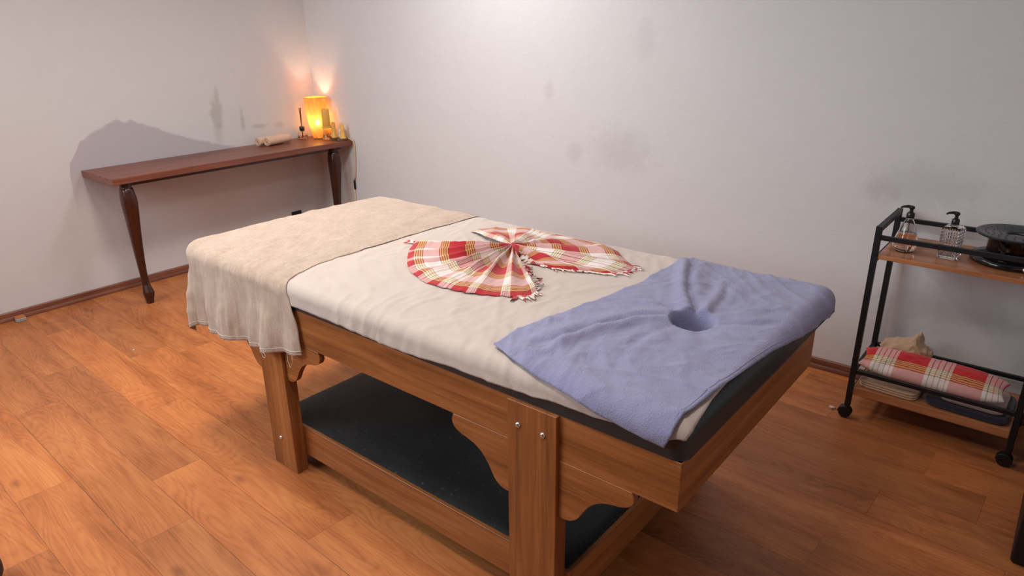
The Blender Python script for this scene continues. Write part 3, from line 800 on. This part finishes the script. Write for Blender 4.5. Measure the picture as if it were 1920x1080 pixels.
# ------------------------------------------------------------------ serving cart
GX0, GX1, GY0, GY1, GT = 3.930, 4.478, -.384, -.062, .812
PT = .0105
cart = thing('serving_cart', 'black metal trolley with two wooden shelves against the back wall', 'cart', (4.2, -.22, 0))
for x in (GX0, GX1):
    for y in (GY0, GY1):
        bm = nb(); box(bm, x-PT, x+PT, y-PT, y+PT, .058, GT, .0015, 1); obj('post', bm, M['black'], cart)
        cs = nb()
        cx, cy = x, y
        lathe(cs, 0, 0, [(0, .011), (.012, .011), (.022, .010), (.0245, .006), (.0245, -.006), (.022, -.010), (.012, -.011), (0, -.011)], 28)
        bmesh.ops.rotate(cs, verts=cs.verts, cent=(0, 0, 0), matrix=Matrix.Rotation(PI/2, 3, 'X') @ Matrix.Rotation(0, 3, 'Z'))
        bmesh.ops.translate(cs, verts=cs.verts, vec=(cx-.006, cy, .0245))
        c = obj('caster', cs, M['rubber'], cart, smooth=True, auto=50)
        hb = nb(); 
        hood = [(.024*math.cos(a), .024*math.sin(a)) for a in [PI*k/12 for k in range(13)]]
        prism(hb, [(cx-.006+1.12*p, .026+1.12*q) for p, q in hood], 'y', cy-.015, cy+.015, .001)
        tube(hb, [(cx, cy, .05), (cx, cy, .0585)], .008, 12)
        obj('caster_fork', hb, M['black'], c, smooth=True, auto=40)
def bar(x0, x1, y0, y1, z0, z1, name='rail'):
    bm = nb(); box(bm, x0, x1, y0, y1, z0, z1, .001, 1); obj(name, bm, M['black'], cart)
for x in (GX0, GX1):
    bar(x-PT+.001, x+PT-.001, GY0+PT, GY1-PT, GT-.021, GT-.0005, 'handle_rail')
    bar(x-.007, x+.007, GY0+PT, GY1-PT, .205, .222)
    bar(x-.007, x+.007, GY0+PT, GY1-PT, .668, .686)
    bar(x-.007, x+.007, GY0+PT, GY1-PT, .093, .111)
for y in (GY0, GY1):
    bar(GX0+PT, GX1-PT, y-.008, y+.008, .761, .778)
    bar(GX0+PT, GX1-PT, y-.008, y+.008, .206, .222)
bm = nb(); box(bm, GX0+PT, GX1-PT, GY0-.004, GY1+.004, .687, .704, .0015, 1); obj('upper_shelf', bm, M['shelfwood'], cart)
bm = nb(); box(bm, GX0+PT, GX1-PT, GY0-.004, GY1+.004, .112, .146, .0015, 1); obj('lower_shelf', bm, M['shelfwood'], cart)

SZ = .7045
def pump(t, x, y, z, ang, k=1.0):
    """collar, stem and nozzle of a pump dispenser; z = bottle mouth"""
    bm = nb(); lathe(bm, x, y, [(0, z), (.0125*k, z), (.013*k, z+.002), (.013*k, z+.016), (.010*k, z+.020), (.006*k, z+.022), (.0055*k, z+.036), (0, z+.036)], 24)
    obj('pump_collar', bm, M['blackplast'], t, smooth=True, auto=40)
    bm = nb(); c, s = math.cos(ang), math.sin(ang)
    lathe(bm, x, y, [(0, z+.033), (.008*k, z+.033), (.0095*k, z+.037), (.0085*k, z+.043), (.004*k, z+.0455), (0, z+.046)], 20)
    tube(bm, [(x, y, z+.0405), (x+.012*c*k, y+.012*s*k, z+.042), (x+.026*c*k, y+.026*s*k, z+.040), (x+.034*c*k, y+.034*s*k, z+.035)], [.006, .0055, .0042, .0032], 10)
    obj('pump_nozzle', bm, M['blackplast'], t, smooth=True, auto=40)
def round_bottle():
    x, y = 4.006, -.282
    t = thing('pump_bottle', 'teardrop shaped clear pump bottle half full of pinkish liquid on the cart', 'bottle', (x, y, SZ), 'pump bottles on the cart')
    pr = [(0, .000), (.020, .000), (.029, .003), (.036, .012), (.0385, .026), (.036, .042), (.030, .064), (.023, .086), (.0165, .106), (.0125, .118), (.0115, .126)]
    pr = [(r*1.13 if r > .013 else r, z*1.06) for r, z in pr]
    inn = [(r-.0016, max(z, .003)) for r, z in pr[1:]][::-1]
    bm = nb(); lathe(bm, x, y, [(r, SZ+z) for r, z in pr]+[(r, SZ+z) for r, z in inn]+[(0, SZ+.003)], 40); obj('bottle_body', bm, M['glass'], t, smooth=True)
    lq = [(0, .0035), (.018, .0035), (.0265, .0055), (.0335, .0135), (.0360, .026), (.0335, .042), (.0275, .064), (.0265, .068), (0, .068)]
    lq = [(r*1.13, z*1.06) for r, z in lq]
    bm = nb(); lathe(bm, x, y, [(r, SZ+z) for r, z in lq], 40); obj('liquid', bm, M['amberliq'], t, smooth=True, auto=40, label='pinkish liquid filling the lower half')
    bm = nb(); tube(bm, [(x, y, SZ+.12), (x+.004, y, SZ+.01)], .002, 8); obj('dip_tube', bm, M['glass'], t, smooth=True)
    pump(t, x, y, SZ+.130, math.radians(195), 1.08)
round_bottle()
def cut_bottle():
    x, y = 4.150, -.268
    t = thing('pump_bottle', 'square cut-glass pump bottle with diamond facets in the middle of the cart', 'bottle', (x, y, SZ), 'pump bottles on the cart')
    h = .112; hw = .030; n = 7; mz = 9
    bm = nb()
    rot = math.radians(-8); c, s = math.cos(rot), math.sin(rot)
    for fc in range(4):
        fa = fc*PI/2; cf, sf = math.cos(fa), math.sin(fa)
        def tr(u, d, z):
            px, py = u*cf-(-d)*sf, u*sf+(-d)*cf
            return (x+px*c-py*s, y+px*s+py*c, z)
        for i in range(n):
            for j in range(mz):
                u0, u1 = -hw+2*hw*i/n, -hw+2*hw*(i+1)/n; z0, z1 = SZ+.006+(h-.006)*j/mz, SZ+.006+(h-.006)*(j+1)/mz
                cor = [bm.verts.new(tr(*p)) for p in ((u0, hw, z0), (u1, hw, z0), (u1, hw, z1), (u0, hw, z1))]
                ce = bm.verts.new(tr((u0+u1)/2, hw+.0026, (z0+z1)/2))
                for k in range(4): bm.faces.new((cor[k], cor[(k+1) % 4], ce))
    def ring(hh, z): return [bm.verts.new((x+(a*hh)*c-(b*hh)*s, y+(a*hh)*s+(b*hh)*c, z)) for a, b in ((-1, -1), (1, -1), (1, 1), (-1, 1))]
    r0 = ring(hw, SZ+.006); r1 = ring(hw*.93, SZ+.0005); r2 = ring(hw, SZ+h); r3 = ring(hw*.86, SZ+h+.006); r4 = ring(.011, SZ+h+.009); r5 = ring(.011, SZ+h+.014)
    for a, b in ((r1, r0), (r2, r3), (r3, r4), (r4, r5)):
        for k in range(4): bm.faces.new((a[k], a[(k+1) % 4], b[(k+1) % 4], b[k]))
    bm.faces.new(r1[::-1]); bm.faces.new(r5)
    bmesh.ops.remove_doubles(bm, verts=bm.verts, dist=1e-5); bmesh.ops.recalc_face_normals(bm, faces=bm.faces[:])
    # hollow inside
    q = hw-.005
    vi = []
    for z in (SZ+.010, SZ+h-.004): vi.append([bm.verts.new((x+(a*q)*c-(b*q)*s, y+(a*q)*s+(b*q)*c, z)) for a, b in ((-1, -1), (1, -1), (1, 1), (-1, 1))])
    for k in range(4): bm.faces.new((vi[0][(k+1) % 4], vi[0][k], vi[1][k], vi[1][(k+1) % 4]))
    bm.faces.new(vi[0]); bm.faces.new(vi[1][::-1])
    obj('bottle_body', bm, M['crystal'], t)
    pump(t, x, y, SZ+h+.014, math.radians(200), 1.0)
cut_bottle()
def wax_heater():
    x, y = 4.336, -.196; z = SZ
    t = thing('pot', 'round glossy black pot with wide perforated rim on the cart', 'pot', (x, y, z))
    bm = nb(); lathe(bm, x, y, [(0, z+.0005), (.118, z+.0005), (.128, z+.004), (.131, z+.012), (.128, z+.020), (.112, z+.026), (.085, z+.029), (0, z+.029)], 56); obj('base', bm, M['blackgloss'], t, smooth=True, auto=60)
    bm = nb(); lathe(bm, x, y, [(0, z+.0285), (.080, z+.0285), (.083, z+.033), (.084, z+.098), (0, z+.098)], 48); obj('pot_wall', bm, glass('smoked_glass', (.10, .03, .03, 1), .05, 1.45), t, smooth=True, auto=40)
    bm = nb(); lathe(bm, x, y, [(0, z+.033), (.070, z+.033), (.070, z+.094), (0, z+.094)], 40); obj('pot_core', bm, M['blackgloss'], t, smooth=True, auto=40)
    bm = nb(); lathe(bm, x, y, [(.030, z+.096), (.118, z+.098), (.125, z+.101), (.126, z+.106), (.121, z+.109), (.112, z+.107), (.036, z+.104), (.031, z+.101), (.030, z+.096)], 64)
    m = NT('rim_metal'); m.set(Base_Color=hexc('#3b3f42'), Roughness=.28, Metallic=.6)
    r = obj('rim_plate', bm, m.m, t, smooth=True, auto=50)
    # perforations: short dark studs set flush in the plate
    hb = nb(); rnd = random.Random(2)
    for rr, nn in ((.052, 12), (.074, 18), (.096, 24)):
        for k in range(nn):
            a = 2*PI*k/nn+rr*30; zz = z+.1043+.0034*(rr-.036)/.076
            lathe(hb, x+rr*math.cos(a), y+rr*math.sin(a), [(0, zz-.003), (.0034, zz-.003), (.0034, zz+.0004), (0, zz+.0004)], 8)
    obj('perforation', hb, M['blackplast'], r)
    bm = nb(); bmesh.ops.create_uvsphere(bm, u_segments=16, v_segments=10, radius=.008, matrix=Matrix.Translation((x+.05, y-.122, z+.013))); obj('knob', bm, M['chrome'], t, smooth=True, label='small silver knob')
wax_heater()

# cloths on the lower shelf
LZ = .1465
def soft_slab(name, x0, x1, y0, y1, z0, h, mat, label, cat, seed=0, lump=.006, rot=0, fold=True):
    """folded soft textile: rounded edges, sagging top"""
    cx, cy = (x0+x1)/2, (y0+y1)/2; hx, hy = (x1-x0)/2, (y1-y0)/2
    bm = nb(); S = 44; rings = []
    prof = []
    nl = 3 if fold else 1
    for l in range(nl):
        for k in range(7):
            a = -PI/2+PI*k/6
            prof.append((1-.5*(h/nl)+.5*(h/nl)*math.cos(a), (l+.5+.5*math.sin(a))*h/nl))
    def pt(inset, z, a):
        c, s = math.cos(a), math.sin(a)
        ex = math.copysign(abs(c)**.28, c); ey = math.copysign(abs(s)**.28, s)
        x = (hx-inset)*ex; y = (hy-inset)*ey
        zz = z*(1+lump/h*2*N(x*9+seed, y*9))
        r = math.radians(rot)
        return Vector((cx+x*math.cos(r)-y*math.sin(r)+.003*N(a*3, z*40, seed), cy+x*math.sin(r)+y*math.cos(r), z0+max(.0003, zz)))
    ang = [2*PI*k/S for k in range(S)]
    for rr, z in prof:
        rings.append([bm.verts.new(pt((1-rr)*1.0, z, a)) for a in ang])
    for f_ in (.75, .5, .25, .02):
        row = []
        for a in ang:
            p = pt(0, h, a); p2 = Vector((cx+(p.x-cx)*f_, cy+(p.y-cy)*f_, 0)); 
            p2.z = z0+h*(1+lump/h*2*N((p2.x-cx)*9+seed, (p2.y-cy)*9))+lump*.7*N(p2.x*25, p2.y*25, seed)
            row.append(bm.verts.new(p2))
        rings.append(row)
    for a, b in zip(rings, rings[1:]):
        for k in range(S): bm.faces.new((a[k], a[(k+1) % S], b[(k+1) % S], b[k]))
    bm.faces.new(rings[0][::-1]); bm.faces.new(rings[-1]); bmesh.ops.recalc_face_normals(bm, faces=bm.faces[:])
    return tag(obj(name, bm, mat, None, smooth=True, loc=(cx, cy, z0)), label, cat)
soft_slab('folded_towel', 3.955, 4.165, -.375, -.20, LZ, .030, M['sand'], 'flat folded sand-coloured towel under the plaid cushion on the lower shelf', 'towel', 1, .002, -3)
soft_slab('folded_towel', 4.185, 4.462, -.382, -.13, LZ, .030, M['navy'], 'dark navy towel lying at the right of the lower shelf', 'towel', 4, .002, -2, False)
soft_slab('folded_cloth', 4.235, 4.44, -.368, -.15, LZ+.0335, .008, M['pinkish'], 'pale pink cloth between the navy towel and the cushion', 'cloth', 6, .001, -2, False)
def cushion():
    # pillow tilted on its long side, leaning on the towel pile
    L, H, T = .505, .165, .078
    ctr = Vector((4.180, -.275, .237))
    ex = Vector((1.0, -.02, .0)).normalized(); eh = Vector((.02, .96, .25)).normalized()
    et = ex.cross(eh).normalized(); eh = et.cross(ex).normalized()
    def side(sg):
        def f(i, j):
            u, v = i*2-1, j*2-1
            k = (max(0, 1-abs(u)**2.6)**.42)*(max(0, 1-abs(v)**2.2)**.5)
            pin = 1-.06*(1-v*v)*abs(u)**6; pin2 = 1-.10*(1-u*u)*0
            w = .004*N(u*4, v*3, sg*3)+.003*N(u*14, v*5, sg)
            p = ctr+ex*(u*L/2*pin)+eh*(v*H/2*(1-.35*abs(u)**5))+et*sg*(T/2*k+w*k)
            return p
        return gridm(f, 90, 50, lambda a, b: (a*.50+.06, (1-b)*.138+.002))
    bm = side(1); b2 = side(-1)
    me = bpy.data.meshes.new('tmp'); b2.to_mesh(me); b2.free(); bm.from_mesh(me); bpy.data.meshes.remove(me)
    bmesh.ops.remove_doubles(bm, verts=bm.verts, dist=.0004); bmesh.ops.recalc_face_normals(bm, faces=bm.faces[:])
    return tag(obj('plaid_cushion', bm, M['plaidc'], None, smooth=True, loc=ctr), 'red plaid cushion wedged into the lower shelf of the cart', 'cushion')
cushion()
def crumpled():
    bm = nb(); bmesh.ops.create_icosphere(bm, subdivisions=5, radius=1.0)
    c = Vector((4.062, -.140, LZ))
    for v in bm.verts:
        d = v.co.copy()
        n = N(d.x*1.6, d.y*1.6, d.z*1.6+3); rid = 1-abs(N(d.x*3.1+4, d.y*3.1, d.z*3.1)); fine = N(d.x*8, d.y*8, d.z*8)
        r = 1+.10*n+.14*(rid**3-.4)+.03*fine
        x = math.copysign(abs(d.x)**.75, d.x)*.096*r; y = math.copysign(abs(d.y)**.75, d.y)*.055*r
        z = .072+.072*r*math.copysign(abs(d.z)**.7, d.z)
        if d.z > 0: z += .040*math.exp(-((d.x-.25)/.18)**2)*d.z*(1+.4*fine)
        v.co = c+Vector((x, y, max(.0005, z)))
    tag(obj('crumpled_towel', bm, M['sand'], None, smooth=True, loc=c), 'crumpled sand-coloured towel heaped behind the plaid cushion', 'towel')
crumpled()

# ------------------------------------------------------------------ small things on the floor
t = thing('small_block', 'small grey block with orange top on the floor by the left baseboard', 'block', (.055, -2.13, 0))
bm = nb(); box(bm, .040, .072, -2.158, -2.108, .0003, .020, .002, 1); obj('block', bm, plain('grey_plastic', '#a09a92', .5), t)
bm = nb(); box(bm, .026, .066, -2.156, -2.110, .0203, .026, .001, 1); obj('top_plate', bm, plain('orange_wood', '#b5693c', .5), t)
def lint(x, y, s, label, seed):
    bm = nb(); bmesh.ops.create_icosphere(bm, subdivisions=3, radius=1)
    for v in bm.verts:
        d = v.co.copy(); r = s*(1+.6*N(d.x*2+seed, d.y*2, d.z*2)+.3*N(d.x*6, d.y*6, d.z*6+seed))
        v.co = Vector((x+d.x*r*1.5, y+d.y*r, max(.0003, s*.55+d.z*r*.55)))
    tag(obj('lint', bm, plain('lint_white', '#cfc4b8', .95), None, smooth=True, loc=(x, y, 0)), label, 'lint')
lint(3.868, -.345, .008, 'white scrap of lint beside the cart caster nearest the bed', 1)
lint(.945, -1.915, .004, 'tiny white crumb on the open floor left of the bed', 2)
# dark box right of the cart (only its edge is in view) and the black case in the near left corner
def rbox(name, x0, x1, y0, y1, z1, mat, label, cat, bev):
    bm = nb(); box(bm, x0, x1, y0, y1, .0005, z1, bev, 4)
    return tag(obj(name, bm, mat, None, smooth=True, auto=40, loc=((x0+x1)/2, (y0+y1)/2, 0)), label, cat)
rbox('black_box', 4.548, 4.85, -.95, -.20, .20, M['black'], 'low black box at the right edge next to the cart', 'box', .012)
def case():
    bm = nb(); bmesh.ops.create_uvsphere(bm, u_segments=32, v_segments=20, radius=1)
    for v in bm.verts:
        d = v.co; z = math.copysign(abs(d.z)**.6, d.z)
        v.co = Vector((2.232+d.x*.078, -2.985+d.y*.125, max(.0005, .055+z*.055)))
    tag(obj('black_object', bm, M['rubber'], None, smooth=True, loc=(2.232, -2.985, 0)), 'rounded black object cut off by the bottom left corner', 'object')
case()
